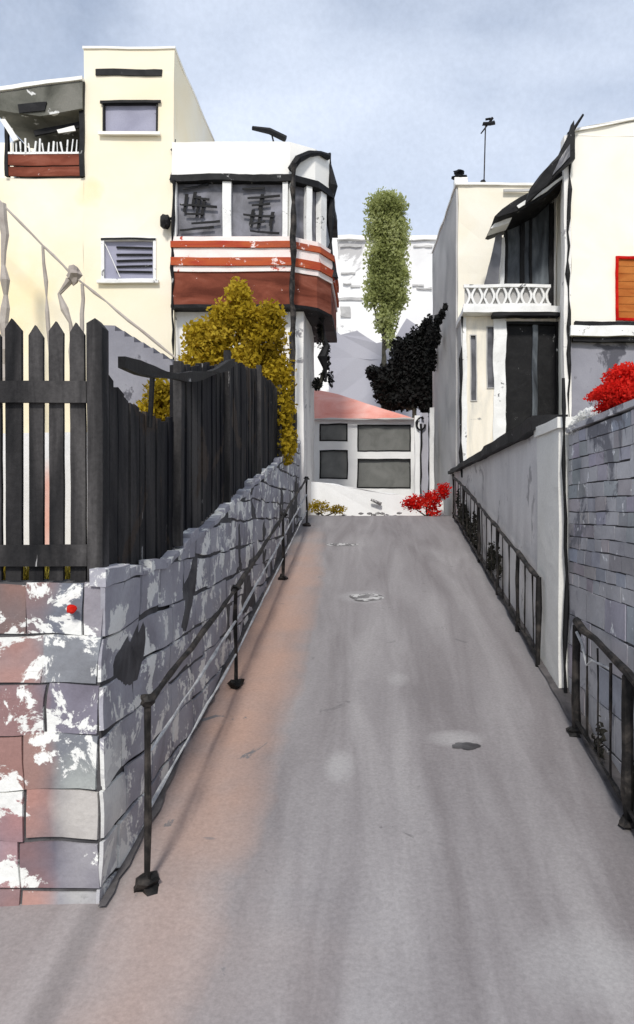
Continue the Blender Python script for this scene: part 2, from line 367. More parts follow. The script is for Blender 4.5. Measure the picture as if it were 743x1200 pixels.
for o in t.children:
    if o.name.startswith('coping') and not o.data.color_attributes:
        ca = o.data.color_attributes.new('tone', 'BYTE_COLOR', 'CORNER')
        for d in ca.data: d.color = (1, 1, 1, 1)

t = thing('lane_wall', 'smooth stained plaster wall with black coping behind the far right railing', 'wall', (1.9, 12, ground(12)))
part('wall', 'lane_wall', t, lambda b: prism(b, [(8.25, .9), (17.3, 2.4), (17.3, 3.86), (8.25, 3.86)], 1.8, 2.0, 'X'), wob=.015)
part('pier', 'pier', t, lambda b: prism(b, [(7.3, .8), (8.25, .9), (8.25, 3.80), (7.3, 3.80)], 1.765, 2.03, 'X'), wob=.012, seg=.3)
part('pier_cap', 'pier', t, lambda b: prism(b, [(7.26, 3.80), (8.3, 3.80), (8.3, 3.90), (7.26, 3.90)], 1.74, 2.06, 'X'), wob=.012, seg=.3)
def cop(b):
    prism(b, [(8.2, 3.862), (17.4, 3.862), (17.4, 3.93), (8.2, 4.02)], 1.70, 2.08, 'X')
part('coping', 'ink', t, cop, wob=.03, seg=.3)
bm = B(); tube(bm, [(1.80, 7.2, 1.28), (1.81, 7.2, 2.4), (1.79, 7.2, 4.25)], .02, jit=.5)
tag(obj('drainpipe', bm, 'ink'), 'thin black pipe standing at the joint between pale pier and brick wall', 'pipe')

# ------------------------------------------------------------------ fences on the left
Yf = 4.50; k = Yf/F
t = thing('picket_fence', 'charcoal picket fence with pointed tops on the front of the stone wall', 'fence', (-3, Yf, 2.6))
def picket(b, x, w, top, y0, y1):
    h = w/2
    prism(b, [(x-h, 2.60), (x+h, 2.60), (x+h+random.uniform(-.006, .006), top-.07), (x+random.uniform(-.01, .01), top), (x-h, top-.06)], y0, y1)
u = 20; n = 0
while u > -420:
    pass
    u -= 24.0
us = [92, 68, 44, 19]+[-5-24.3*i for i in range(17)]
for u in us:
    part('picket', 'fence', t, lambda b: picket(b, PX(u+random.uniform(-1.5, 1.5), Yf), random.uniform(.076, .092), PZ(random.uniform(372, 383), Yf), Yf-.025, Yf+.0), wob=.006, seg=.3)
part('corner_post', 'fence', t, lambda b: prism(b, [(PX(106, Yf), 2.6), (PX(124, Yf), 2.6), (PX(124, Yf), 4.07), (PX(116, Yf), 4.12), (PX(106, Yf), 4.09)], Yf-.06, Yf+.05), wob=.006, seg=.3)
xl = PX(-420, Yf)
part('rail', 'fence', t, lambda b: box(b, xl, PX(105, Yf), Yf-.055, Yf-.027, PZ(474, Yf), PZ(449, Yf)), wob=.008, seg=.25)
part('rail', 'fence', t, lambda b: box(b, xl, PX(105, Yf), Yf-.055, Yf-.027, PZ(663, Yf), PZ(638, Yf)), wob=.008, seg=.25)

t = thing('board_fence', 'tall black close boarded fence stepping uphill on the stone wall', 'fence', (-1.65, 9, WTOP(9)))
XF = -1.64
def boards(y0, y1, ztop, step=.105):
    def fn(b):
        y = y0
        while y < y1-.02:
            e = min(y+step*random.uniform(.8, 1.2), y1)
            z0 = WTOP((y+e)/2)+.03; z1a, z1b = ztop(y), ztop(e)
            o = random.uniform(-.012, .012); dz = random.uniform(-.03, .02)
            prism(b, [(y+.004, z0), (e-.004, z0), (e-.004, z1b+dz), (y+.004, z1a+dz)], XF+o, XF+.03+o, 'X')
            y = e
    return fn
def lerp(a, b, f): return a+(b-a)*f
part('board_panel', 'fence_side', t, boards(4.66, 6.22, lambda y: lerp(3.84, 3.76, (y-4.6)/1.6)-.10*math.sin((y-4.6)/1.6*math.pi)), wob=.006, seg=.4)
part('board_panel', 'fence_side', t, boards(6.22, 8.3, lambda y: lerp(4.18, 4.60, (y-6.2)/2.1)), wob=.006, seg=.4)
part('board_panel', 'fence_side', t, boards(8.3, 15.6, lambda y: lerp(4.66, 5.0, (y-8.3)/7.3)+.22*math.sin((y-8.3)/7.3*math.pi), .12), wob=.006, seg=.4)
for y, z in ((6.22, 4.22), (8.3, 4.74), (10.6, 5.02), (13, 5.15), (15.6, 5.02)):
    part('post', 'fence', t, lambda b: box(b, XF+.035, XF+.10, y-.045, y+.045, WTOP(y)+.04, z), wob=.008, seg=.3)
def swag(b):
    P = []
    for i in range(13):
        f = i/12; y = lerp(4.62, 8.3, f); z = lerp(3.90, 4.62, f)-.12*math.sin(f*math.pi)
        P.append((y, z))
    h = lambda i: .034+.014*math.sin(i*1.3)
    prism(b, [(y, z-h(i)) for i, (y, z) in enumerate(P)]+[(y, z+h(i)) for i, (y, z) in reversed(list(enumerate(P)))], XF+.105, XF+.15, 'X')
part('top_rail', 'ink', t, swag, wob=.006, seg=.3)
part('strut', 'ink', t, lambda b: tube(b, [(XF+.08, 5.42, 3.96), (XF+.06, 5.42, 3.6)], .02, jit=.4))
# whitewashed wall behind the pickets
bm = B(); prism(bm, [(-12, 2.5), (-2.15, 2.5), (-2.15, 3.66), (-12, 3.66)], 6.4, 6.6)
tag(obj('garden_wall', bm, 'salmon', None, .02), 'low whitewashed wall with salmon staining seen through the front pickets', 'wall')
def tuft_strip(b, x0, x1, y0, y1, zf, n, h):
    for _ in range(n):
        x, y = random.uniform(x0, x1), random.uniform(y0, y1); z = zf(y); a = random.uniform(0, 6.28); w = .012
        hh = h*random.uniform(.4, 1.2); dx, dy = random.uniform(-.05, .05), random.uniform(-.05, .05)
        b.faces.new([b.verts.new(p) for p in ((x-w*math.cos(a), y-w*math.sin(a), z), (x+w*math.cos(a), y+w*math.sin(a), z), (x+dx, y+dy, z+hh))])
bm = B(); tuft_strip(bm, -5, -1.75, 4.62, 5.2, lambda y: 2.56, 2600, .12); tag(obj('grass', bm, 'grass'), 'ochre grass growing at the foot of the picket fence', 'grass', None, 'stuff')

# ------------------------------------------------------------------ railings
def lane_railing(name, label, X, ysn, hgt, extra=None):
    t = thing(name, label, 'railing', (X, ysn[0], ground(ysn[0])), 'iron railings along the lane')
    return t
t = thing('handrail', 'black iron handrail on posts along the foot of the stone wall', 'handrail', (-1.32, 7.4, ground(7.4)))
PY = [4.5, 7.4, 11.3, 15.3]
def blobpost(y, x, h, r=.021):
    def fn(b):
        g = ground(y); tube(b, [(x, y, g), (x+.004, y, g+h*.35), (x-.006, y, g+h*.7), (x, y, g+h)], r, jit=.35)
    return fn
for i, y in enumerate(PY):
    h = (1.1, .95, .95, .95)[i]
    p = part('post', 'rail', t, blobpost(y, -1.32, h))
    part('base_plate', 'rail', p, lambda b: blob(b, (-1.32, y, ground(y)+.025), (.075, .085, .05), amp=.9))
    part('cap', 'rail', p, lambda b: blob(b, (-1.32, y, ground(y)+h), (.05, .055, .035), amp=.9))
hs = [(y, ground(y)+(1.08 if y < 5 else .94)) for y in PY]
part('rail', 'rail', t, lambda b: tube(b, [(-1.32, y, z) for y, z in hs], .022, jit=.3))
part('lower_rail', 'white_rail', t, lambda b: tube(b, [(-1.32, y+.05, z-.30) for y, z in hs], .012, jit=.4))
part('lower_rail', 'white_rail', t, lambda b: tube(b, [(-1.32, y+.05, z-.62) for y, z in hs], .010, jit=.4))

t = thing('railing', 'black iron railing with dark bars running up to the red flowers at the crest', 'railing', (1.66, 12, ground(12)), 'iron railings on the right of the lane')
RY = [7.9, 9.0, 10.5, 12.3, 14.4, 16.2]
for y in RY:
    part('post', 'rail', t, lambda b: tube(b, [(1.70, y, ground(y)-.02), (1.70, y, ground(y)+.92)], .026, jit=.35))
part('rail', 'rail', t, lambda b: tube(b, [(1.70, y, ground(y)+.92) for y in RY[:-1]]+[(1.7, 16.2, ground(16.2)+.85)], .026, jit=.3))
part('lower_rail', 'rail', t, lambda b: tube(b, [(1.70, y, ground(y)+.10) for y in RY], .022, jit=.5))
y = 8.12
while y < 16.1:
    if min(abs(y-q) for q in RY) > .08:
        part('bar', 'rail', t, lambda b: tube(b, [(1.70, y, ground(y)+.08), (1.70+random.uniform(-.01, .01), y+random.uniform(-.02, .02), ground(y)+.9)], .009, 5, jit=.3))
    y += .48
# weeds / dead leaves caught behind the bars
bm = B()
for i in range(14):
    y = random.uniform(9.5, 16.2); leaves(bm, [((1.745, y, ground(y)+random.uniform(.1, .5)), (.03, .25, .30), 60)], .035)
tag(obj('weeds', bm, 'bark'), 'dark brown weeds clinging between the far right railing and plaster wall', 'weeds', None, 'stuff')

t = thing('railing', 'black iron railing with one pale wavy bar in front of the brick wall', 'railing', (1.69, 5.3, ground(5.3)), 'iron railings on the right of the lane')
for y, h in ((6.43, .92), (5.12, 1.0), (3.8, 1.0)):
    p = part('post', 'rail', t, lambda b: tube(b, [(1.70, y, ground(y)-.02), (1.70, y, ground(y)+h)], .034, jit=.3))
    part('base_plate', 'rail', p, lambda b: blob(b, (1.70, y, ground(y)+.02), (.07, .08, .045), amp=.9))
part('rail', 'rail', t, lambda b: tube(b, [(1.70, 6.43, ground(6.43)+.94), (1.70, 5.12, ground(5.12)+1.02), (1.70, 3.8, ground(3.8)+1.0)], .03, jit=.25))
part('lower_rail', 'rail', t, lambda b: tube(b, [(1.70, 6.43, ground(6.43)+.12), (1.70, 3.8, ground(3.8)+.12)], .016, jit=.5))
for y in (6.1, 5.8, 5.5, 4.8, 4.5, 4.15):
    part('bar', 'rail', t, lambda b: tube(b, [(1.70, y, ground(y)+.12), (1.70, y, ground(y)+.94)], .009, 5, jit=.4))
part('scroll', 'white_rail', t, lambda b: tube(b, [(1.70, 6.4, ground(6.4)+.86), (1.7, 6.25, ground(6.2)+.83), (1.7, 6.1, ground(6.1)+.70), (1.7, 5.95, ground(6)+.78), (1.7, 5.5, ground(5.5)+.9)], .011, 6, jit=.2))
bm = B()
for i in range(16):
    y = random.uniform(3.9, 6.3); leaves(bm, [((1.775, y, ground(y)+random.uniform(.05, .35)), (.03, .2, .26), 50)], .03)
tag(obj('weeds', bm, 'bark'), 'dark brown weeds behind the near railing at the brick wall foot', 'weeds', None, 'stuff')

# potholes in the lane
def pothole(u, v, rx, ry, label, mat='mortar'):
    Y = 2700/(v-440.0); X = PX(u, Y); bm = B(); g = ground(Y)
    RZ = lambda x, y: ground(y)+.022*noise.noise(Vector((x, y, 0))*1.1)+.006
    c = bm.verts.new((X, Y, RZ(X, Y))); R = []
    for i in range(22):
        a = i/22*6.283; q = 1+.5*noise.noise(Vector((math.cos(a)*1.5, math.sin(a)*1.5, u)))
        x, y = X+rx*q*math.cos(a), Y+ry*q*math.sin(a); R.append(bm.verts.new((x, y, RZ(x, y))))
    for i in range(22): bm.faces.new((c, R[i], R[(i+1) % 22]))
    tag(obj('pothole', bm, mat), label, 'pothole', 'holes in the lane')
pothole(545, 874, .11, .055, 'small black hole in the middle of the lane surface, nearest of the holes')
pothole(436, 702, .16, .16, 'faint broken patch in the lane halfway up the slope', 'lane_hole') if False else None
M['hole_grey'] = wash('worn_tarmac', [(.13, .125, .125), (.22, .21, .21)], scale=9, fleck=(.5, .49, .48), fleck_at=.52, fleck_scale=7)
pothole(428, 700, .20, .20, 'grey broken patch of tarmac halfway up the lane', 'hole_grey')
pothole(400, 638, .28, .12, 'small dark patch on the lane near the crest', 'hole_grey')

# ------------------------------------------------------------------ cream house on the left
def window(parent, x0, x1, z0, z1, y, fmat, pmat, w=.05, bars=(), sill=None, proud=.03, depth=.1):
    f = part('window', fmat, parent, lambda b: ring(b, x0-.005, x1+.005, z0-.005, z1+.005, w, y-proud, y+depth), wob=.012, seg=.35)
    part('pane', pmat, f, lambda b: box(b, x0+w-.01, x1-w+.01, y+depth*.5, y+depth*.5+.02, z0+w-.01, z1-w+.01))
    for (a, c, d, e, m) in bars:
        part('glazing_bar', m, f, lambda b: prism(b, [(a, c), (d, e), (d, e+.035), (a, c+.035)], y+depth*.5-.035, y+depth*.5-.006), wob=.006, seg=.3)
    if sill: part('sill', sill, f, lambda b: box(b, x0-.07, x1+.07, y-.10, y-proud-.003, z0-.05, z0+.012), wob=.01, seg=.35)
    return f
YH = 16.0
X = lambda u, y=YH: PX(u, y); Z = lambda v, y=YH: PZ(v, y)
t = thing('cream_house', 'tall cream house with a glazed bay, red brown balcony band and top corner loggia', 'house', (-4.5, 17, 2.8))
wA = (X(121), X(185), Z(157), Z(121)); wB = (X(119), X(183), Z(330), Z(279)); wS = (X(113), X(189), Z(89), Z(83))
XT = X(204)
def walls(b):
    holed(b, X(98), XT, 2.0, Z(58), [wA, wB, wS], YH, YH+.25)
    box(b, -14, X(98)-.002, YH+.003, YH+.25, 2.0, Z(209))
    box(b, XT-.25, XT-.003, YH+.252, 20, 2.0, Z(58))          # right side of the tower
    box(b, X(98)+.003, X(98)+.25, YH+.252, 20, Z(209), Z(58))
    box(b, -14, XT, 20.003, 20.2, 2.0, Z(58)-.02)
part('wall', 'cream', t, walls, wob=.02, seg=.8)
part('roof', 'white', t, lambda b: box(b, X(97), XT+.02, YH-.03, 20.03, Z(58)+.003, Z(58)+.05), wob=.02, seg=.8)
part('roof', 'white', t, lambda b: box(b, -14, X(98)-.01, YH+.26, 20, Z(209)-.1, Z(209)-.01))
window(t, *wA, YH, 'ink', 'glass_lilac', .035, sill='white')
f = window(t, *wB, YH, 'frame', 'glass_lilac', .06, bars=[(wB[0]+.30, z, wB[1]-.09, z+random.uniform(-.02, .02), 'ink') for z in (wB[3]-.2, wB[3]-.35, wB[3]-.48, wB[3]-.60, wB[3]-.70)]+[(wB[0]+.05, wB[3]-.1, wB[0]+.38, wB[2]+.08, 'frame')], sill='frame')
part('lintel', 'ink', t, lambda b: box(b, wB[0], wB[1], YH-.045, YH-.032, wB[3]-.05, wB[3]-.01), wob=.015, seg=.2)
part('lintel', 'ink', t, lambda b: box(b, wA[0]-.05, wA[1]+.08, YH-.06, YH-.034, wA[3]-.02, wA[3]+.035), wob=.02, seg=.2)
part('vent_slot', 'ink', t, lambda b: box(b, wS[0]-.02, wS[1]+.02, YH-.03, YH+.1, wS[2]-.01, wS[3]+.02), wob=.02, seg=.2)
# corner loggia
lx0, lx1 = X(8), X(99)
lg = part('loggia', 'loggia', t, lambda b: (box(b, lx0, lx1, 17.4, 17.5, Z(207), Z(112)), box(b, lx0, lx0+.05, YH+.3, 17.4, Z(207), Z(150))), label='dark recessed corner loggia with red brown boards')
part('roof', 'loggia', lg, lambda b: prism(b, [(X(-6), Z(131)), (X(0), Z(113)), (lx1, Z(99)), (lx1, Z(130)), (X(50), Z(140))], YH-.12, 17.6), wob=.02, seg=.3)
part('roof_edge', 'white', lg, lambda b: prism(b, [(X(-8), Z(112)), (lx1, Z(98)), (lx1, Z(94)), (X(-8), Z(107))], YH-.16, 17.65), wob=.02, seg=.3)
part('post', 'ink', lg, lambda b: box(b, lx1-.085, lx1+.01, YH-.06, YH+.06, Z(208), Z(97)), wob=.02, seg=.25)
part('post', 'ink', lg, lambda b: box(b, lx0-.02, lx0+.05, YH-.06, YH+.04, Z(208), Z(145)), wob=.02, seg=.25)
part('brace', 'white', lg, lambda b: prism(b, [(X(3), Z(143)), (X(9), Z(142)), (X(24), Z(166)), (X(18), Z(168))], YH-.1, YH-.062), wob=.015, seg=.2)
part('panel', 'ink', lg, lambda b: prism(b, [(X(25), Z(126)), (X(58), Z(124)), (X(56), Z(134)), (X(27), Z(137))], YH-.15, YH-.125), wob=.02, seg=.15)
part('panel', 'ink', lg, lambda b: prism(b, [(X(37), Z(151)), (X(90), Z(139)), (X(90), Z(146)), (X(38), Z(157))], YH+.1, YH+.15), wob=.02, seg=.15)
part('panel', 'white', lg, lambda b: prism(b, [(X(66), Z(152)), (X(86), Z(146)), (X(88), Z(152)), (X(68), Z(156))], YH+.02, YH+.05), wob=.02, seg=.15)
part('boards', 'brown', lg, lambda b: (box(b, lx0+.05, lx1-.09, YH-.05, YH-.01, Z(195), Z(182)), box(b, lx0+.05, lx1-.09, YH-.04, YH+.0, Z(207), Z(196.5))), wob=.015, seg=.25)
rl = part('railing', 'frame', lg, lambda b: box(b, lx0+.05, lx1-.09, YH-.06, YH-.02, Z(182), Z(179.5)), wob=.015, seg=.25)
for i in range(15):
    xx = lerp(lx0+.12, lx1-.16, i/14)
    part('baluster', 'frame', rl, lambda b: tube(b, [(xx, YH-.04, Z(180)), (xx+random.uniform(-.03, .03), YH-.04, Z(166+random.uniform(-3, 3)))], .018, 5, jit=.4))
# the bay
YB = 15.8
bx = lambda u: PX(u, YB); bz = lambda v: PZ(v, YB)
plan = [(XT+.004, YB), (-1.70, YB), (-1.20, 16.1), (-.93, 16.6), (-.93, 19.0), (XT+.004, 19.0)]
def grow(pl, d):
    return [(pl[0][0], pl[0][1]-d), (pl[1][0]+d*.3, pl[1][1]-d), (pl[2][0]+d, pl[2][1]-d*.3), (pl[3][0]+d, pl[3][1]), (pl[4][0]+d, pl[4][1]), (pl[5][0], pl[5][1])]
part('parapet', 'white', t, lambda b: prism(b, plan, bz(205), bz(166), 'Z'), wob=.02, seg=.4)
part('gutter_or_edge_shade', 'ink', t, lambda b: prism(b, grow(plan, .07), bz(213), bz(205)-.002, 'Z'), wob=.03, seg=.25)
part('bay_core', 'lattice_glass', t, lambda b: prism(b, grow(plan, -.12), bz(278), bz(213)-.002, 'Z'), label='dark glazing of the bay')
for u0, u1 in ((203.5, 207), (261, 271), (331, 337)):
    part('window_frame', 'frame', t, lambda b: box(b, bx(u0), bx(u1), YB-.02, YB+.1, bz(278), bz(213)-.004), wob=.012, seg=.3)
for (a, c, f0, f1) in ((1, 2, .0, .10), (1, 2, .62, .84), (2, 3, .30, .66)):
    p, qq = Vector(plan[a]+(0,)), Vector(plan[c]+(0,)); A = p.lerp(qq, f0); D = p.lerp(qq, f1); nrm = Vector((qq.y-p.y, -(qq.x-p.x), 0)).normalized()
    part('window_frame', 'frame', t, lambda b: prism(b, [(v.x, v.y) for v in (A-nrm*.1, D-nrm*.1, D+nrm*.03, A+nrm*.03)], bz(278), bz(213)-.004, 'Z'), wob=.012, seg=.3)
def scrib(b, u0, u1):
    for v in (221, 232, 240, 251, 262, 270):
        a = random.uniform(u0, (u0+u1)/2-6); c = random.uniform((u0+u1)/2+4, u1); dz = random.uniform(-.08, .08)
        prism(b, [(bx(a), bz(v)), (bx(c), bz(v)+dz), (bx(c), bz(v)+dz+.045), (bx(a), bz(v)+.035)], YB+.03, YB+.05)
    for _ in range(4):
        a = random.uniform(u0+3, u1-6); v = random.uniform(220, 248)
        prism(b, [(bx(a), bz(v+random.uniform(14, 26))), (bx(a+3), bz(v+22)), (bx(a+7), bz(v)), (bx(a+3), bz(v))], YB+.052, YB+.07)
part('blind', 'ink', t, lambda b: scrib(b, 209, 258), wob=.02, seg=.15)
part('blind', 'ink', t, lambda b: scrib(b, 273, 329), wob=.02, seg=.15)
for z0, z1, mt, d in ((278.0, 284, 'pinkwhite', .05), (284.2, 291.5, 'redband', .10), (291.7, 303, 'pinkwhite', .06), (303.2, 312.5, 'redband', .10), (312.7, 319, 'pinkwhite', .06), (319.2, 357, 'brown', .03)):
    part('balcony_board', mt, t, lambda b: prism(b, grow(plan, d), bz(z1), bz(z0), 'Z'), wob=.014, seg=.35)
part('balcony_edge', 'ink', t, lambda b: prism(b, grow(plan, .05), bz(361), bz(357.2), 'Z'), wob=.02, seg=.2)
lower = [(XT+.004, 16.1), (-1.46, 16.1), (-1.40, 17.4), (-1.45, 19.0), (XT+.004, 19.0)]
part('wall', 'white_dirty', t, lambda b: prism(b, lower, 2.3, bz(361)-.003, 'Z'), wob=.02, seg=.5, label='white lower wall below the balcony')
part('pilaster', 'pinkwhite', t, lambda b: box(b, X(322, 16.05), X(333, 16.05), 16.0, 16.09, 2.5, bz(362)), wob=.015, seg=.4)
# corner pipes
part('drainpipe', 'ink', t, lambda b: tube(b, [(XT+.05, YB-.06, bz(430)), (XT+.03, YB-.06, bz(300)), (XT+.06, YB-.06, bz(214))], .025, jit=.6))
Yp = 17.0
def zig(b):
    q = lambda u, v, Y=Yp: (PX(u, Y), Y-.35, PZ(v, Y))
    tube(b, [q(341, 208, 16.05), q(352, 195, 16.1), q(364, 189, 16.3), q(386, 191, 16.8)], .06, jit=.5)
    tube(b, [q(384, 190), q(390, 200), q(390, 225), q(387, 262), q(388, 330)], .085, jit=.6)
    tube(b, [q(388, 326), q(377, 345), q(374, 372), q(382, 398), q(381, 425), q(386, 452)], .075, jit=.8)
part('corner_gutter', 'ink', t, zig)
lamp = part('lantern', 'ink', t, lambda b: (blob(b, (X(196), YH-.14, Z(263)), (.10, .10, .16), amp=.5), tube(b, [(X(196), YH-.14, Z(260)), (X(204), YH-.02, Z(256))], .03)))
lamp['label'] = 'black wall lantern at the tower corner'
part('bracket', 'rail', t, lambda b: (tube(b, [(X(202), YH-.05, Z(178)), (X(212), YH-.05, Z(170))], .025, jit=.5), tube(b, [(X(206), YH-.05, Z(165)), (X(205), YH-.05, Z(195)), (X(200), YH-.04, Z(212))], .018, jit=.5)))
bm = B(); y = 16.6
tube(bm, [(PX(296, y), y, PZ(150, y)), (PX(316, y), y, PZ(154, y)), (PX(334, y), y, PZ(162, y))], .045, jit=.5)
tube(bm, [(PX(318, y), y, PZ(156, y)), (PX(322, y), y, PZ(171, y))], .02, jit=.3)
tag(obj('roof_aerial', bm, 'ink'), 'short black bar of an aerial tilted on the roof of the white bay', 'aerial')
# utility pole
bm = B(); tube(bm, [(-1.60, 15.45, 2.7), (-1.62, 15.45, 6.5), (-1.60, 15.45, 10.0)], .05, jit=.35)
tag(obj('utility_pole', bm, 'rail'), 'slender black pole rising at the top of the lane in front of the bay', 'pole')
# outside stair with taupe handrail
t = thing('outside_stair', 'taupe steel stair rail and grey steps descending across the cream house front', 'stair', (-6, 15.2, 6))
Ys = 14.6
q = lambda u, v: (PX(u, Ys), Ys, PZ(v, Ys))
part('rail', 'taupe', t, lambda b: tube(b, [q(-60, 180), q(0, 236), q(50, 288), q(85, 322), q(150, 375), q(212, 424)], .025, jit=.4))
part('post', 'taupe', t, lambda b: tube(b, [q(50, 288), q(53, 330), q(60, 420)], .028, jit=.5))
part('post', 'taupe', t, lambda b: (tube(b, [q(82, 330), q(70, 345), q(84, 378), q(84, 430)], .05, jit=.5), blob(b, q(86, 322), (.14, .1, .16), amp=.6)))
part('post', 'taupe', t, lambda b: tube(b, [q(97, 334), q(96, 420)], .026, jit=.5))
part('post', 'taupe', t, lambda b: tube(b, [q(4, 240), q(6, 330), q(4, 460)], .07, jit=.4))
def stp(b):
    for i in range(7):
        u0 = 126+i*11; v0 = 384+i*6.5
        box(b, PX(u0, 14.9), PX(u0+13, 14.9), 14.7+.0*i, 15.6, 3.9, PZ(v0, 14.9))
part('step_block', 'mauve_grey', t, stp, wob=.01, seg=.4)

# ------------------------------------------------------------------ planting on the left
def shrub(name, label, base, clumps, size, mat, stem_r=.05):
    size *= .68
    t = thing(name, label, 'shrub', base)
    part('foliage', mat, t, lambda b: leaves(b, clumps, size))
    part('stem', 'bark', t, lambda b: [tube(b, [Vector(base), Vector(base).lerp(Vector(c), .5)+Vector((random.uniform(-.1, .1), 0, 0)), c], stem_r, 6, r2=stem_r*.3) for c, r, n in clumps[:6]])
    return t
Yb = 13.2
def cl(u, v, ru, rv, n, Y=Yb, ry=.45): return ((PX(u, Y), Y, PZ(v, Y)), (ru*Y/F, ry, rv*Y/F), n)
shrub('ochre_shrub', 'big ochre yellow shrub rising behind the black board fence to the balcony', (PX(285, Yb), Yb, WTOP(Yb)),
      [cl(280, 348, 18, 24, 420), cl(284, 375, 36, 26, 900), cl(252, 395, 34, 30, 900), cl(310, 400, 34, 30, 900), cl(237, 425, 30, 30, 900), cl(232, 398, 20, 24, 500), cl(318, 372, 20, 22, 400), cl(262, 372, 22, 22, 400), cl(220, 450, 22, 26, 500), cl(322, 440, 28, 34, 900), cl(285, 430, 45, 40, 1500), cl(330, 480, 18, 45, 800), cl(336, 520, 14, 30, 400)], .075, 'ochre')
Yb2 = 8.6
shrub('ochre_shrub', 'small ochre shrub showing through the dip in the board fence', (PX(188, 7.6), 7.6, WTOP(7.6)),
      [cl(190, 462, 24, 20, 420, 7.6, .3), cl(178, 485, 22, 24, 420, 7.6, .3), cl(205, 480, 16, 26, 300, 7.6, .3)], .045, 'ochre', .03)

# ------------------------------------------------------------------ right: near cream house
YN = 14.5; X = lambda u, y=YN: PX(u, y); Z = lambda v, y=YN: PZ(v, y)
t = thing('corner_house', 'cream house at the right edge with an orange shutter above a white ledge', 'house', (6, 17, 3.6))
wC = (X(724), X(768), Z(374), Z(303))
def w2(b):
    holed(b, X(669), 9, Z(382), Z(160), [wC], YN, YN+.25)
    prism(b, [(X(669), Z(160)+.003), (9, Z(160)+.003), (9, Z(120)), (X(743), Z(143)), (X(700), Z(150)), (X(669), Z(157))], YN, YN+.25)
    box(b, X(669), X(669)+.25, YN+.252, 22, 2.5, Z(165)); box(b, X(669), 9, 22.002, 22.2, 2.5, Z(165))
part('wall', 'cream_right', t, w2, wob=.02, seg=.6)
part('wall', 'mauve_grey', t, lambda b: box(b, X(669), 9, YN+.003, YN+.25, 2.5, Z(397)), wob=.02, seg=.6, label='mauve grey lower wall')
part('ledge', 'frame', t, lambda b: box(b, X(666), 9, YN-.18, YN+.2, Z(396), Z(384)), wob=.02, seg=.3)
part('ledge_gutter', 'ink', t, lambda b: box(b, X(672), 9, YN-.10, YN-.002, Z(383.5), Z(378)), wob=.03, seg=.2)
part('ledge_shadow', 'ink', t, lambda b: box(b, X(670), 9, YN-.12, YN-.002, Z(402), Z(397.5)), wob=.03, seg=.2)  # black strip below the ledge, its shadow built as a part
part('roof_edge', 'white', t, lambda b: prism(b, [(X(664), Z(158)), (X(669), Z(156)), (X(743), Z(141.5)), (9, Z(119)), (9, Z(116)), (X(743), Z(139)), (X(669), Z(152.5))], YN-.05, YN+.3), wob=.015, seg=.3)
part('roof', 'white', t, lambda b: box(b, X(669)+.26, 9, YN+.26, 21.9, Z(170), Z(166)))
f = part('shutter_window', 'red', t, lambda b: ring(b, wC[0]-.05, wC[1]+.05, wC[2]-.03, wC[3]+.03, .05, YN-.035, YN+.06), wob=.02, seg=.15, label='orange brown shutter with a ragged red frame')
part('shutter', 'shutter', f, lambda b: [box(b, wC[0]+.01, wC[1]-.01, YN+.0, YN+.05, wC[2]+i*.142+.004, wC[2]+(i+1)*.142-.004) for i in range(8)], wob=.008, seg=.4)
part('pilaster', 'white_dirty', t, lambda b: box(b, X(660.5), X(668.5), YN-.03, YN+.22, 3.0, Z(160)), wob=.02, seg=.35)
part('drainpipe', 'ink', t, lambda b: tube(b, [(X(665), YN-.06, 3.5), (X(666), YN-.06, 6), (X(664.5), YN-.06, 8), (X(668), YN-.06, Z(158))], .028, jit=.7))

# ------------------------------------------------------------------ right: terrace villa
YV = 15.5; X = lambda u, y=YV: PX(u, y); Z = lambda v, y=YV: PZ(v, y)
t = thing('terrace_house', 'pale house with a balustraded terrace, dark glass veranda and black slanting roof', 'house', (2.8, 17, 2.9))
s1 = (X(551), X(559), Z(470), Z(392)); s2 = (X(570), X(582), Z(455), Z(382)); d = (X(591), X(655), Z(520), Z(377))
x0, x1 = 1.83, 3.70
def w3(b):
    holed(b, x0, x1, 2.5, Z(370), [s1, s2, d], YV, YV+.2)
part('wall', 'cream_dirty', t, w3, wob=.02, seg=.5)
def w4(b):
    # upper storey and the long left side
    prism(b, [(1.84, 16.6), (x1, 16.6), (x1, 20.9), (1.66, 20.9)], Z(370)+.05, PZ(218, 16.6), 'Z')
part('upper_storey', 'cream_right', t, w4, wob=.025, seg=.6)
part('side_wall', 'grey_side', t, lambda b: prism(b, [(1.80, 16.62), (1.835, 16.62), (1.655, 20.92), (1.62, 20.92)], 2.5, PZ(220, 16.6), 'Z'), wob=.02, seg=.6, label='side wall of the upper storey with shade painted grey')  # grey colour paints in the shade on this side
part('side_wall', 'grey_side', t, lambda b: box(b, x0+.0, x0+.2, YV+.202, 16.61, 2.5, Z(370)), wob=.015)  # same painted shade on the lower part of the side
part('roof', 'white', t, lambda b: prism(b, [(1.78, 16.55), (x1, 16.55), (x1, 20.95), (1.60, 20.95)], PZ(218, 16.6)+.003, PZ(215, 16.6), 'Z'), wob=.02, seg=.4)
part('roof_line', 'grey_side', t, lambda b: box(b, PX(590, 16.5), PX(632, 16.5), 16.5, 16.548, PZ(224, 16.5), PZ(221, 16.5)), wob=.02, seg=.2)
for s in (s1, s2):
    f = part('window', 'grey_side', t, lambda b: ring(b, s[0], s[1], s[2], s[3], .02, YV-.02, YV+.1), wob=.015, seg=.25)
    part('pane', 'glass_dark', f, lambda b: box(b, s[0]+.01, s[1]-.01, YV+.05, YV+.07, s[2]+.01, s[3]-.01))
f = part('glazed_door', 'ink', t, lambda b: ring(b, d[0], d[1], d[2], d[3], .06, YV-.03, YV+.1), wob=.02, seg=.25)
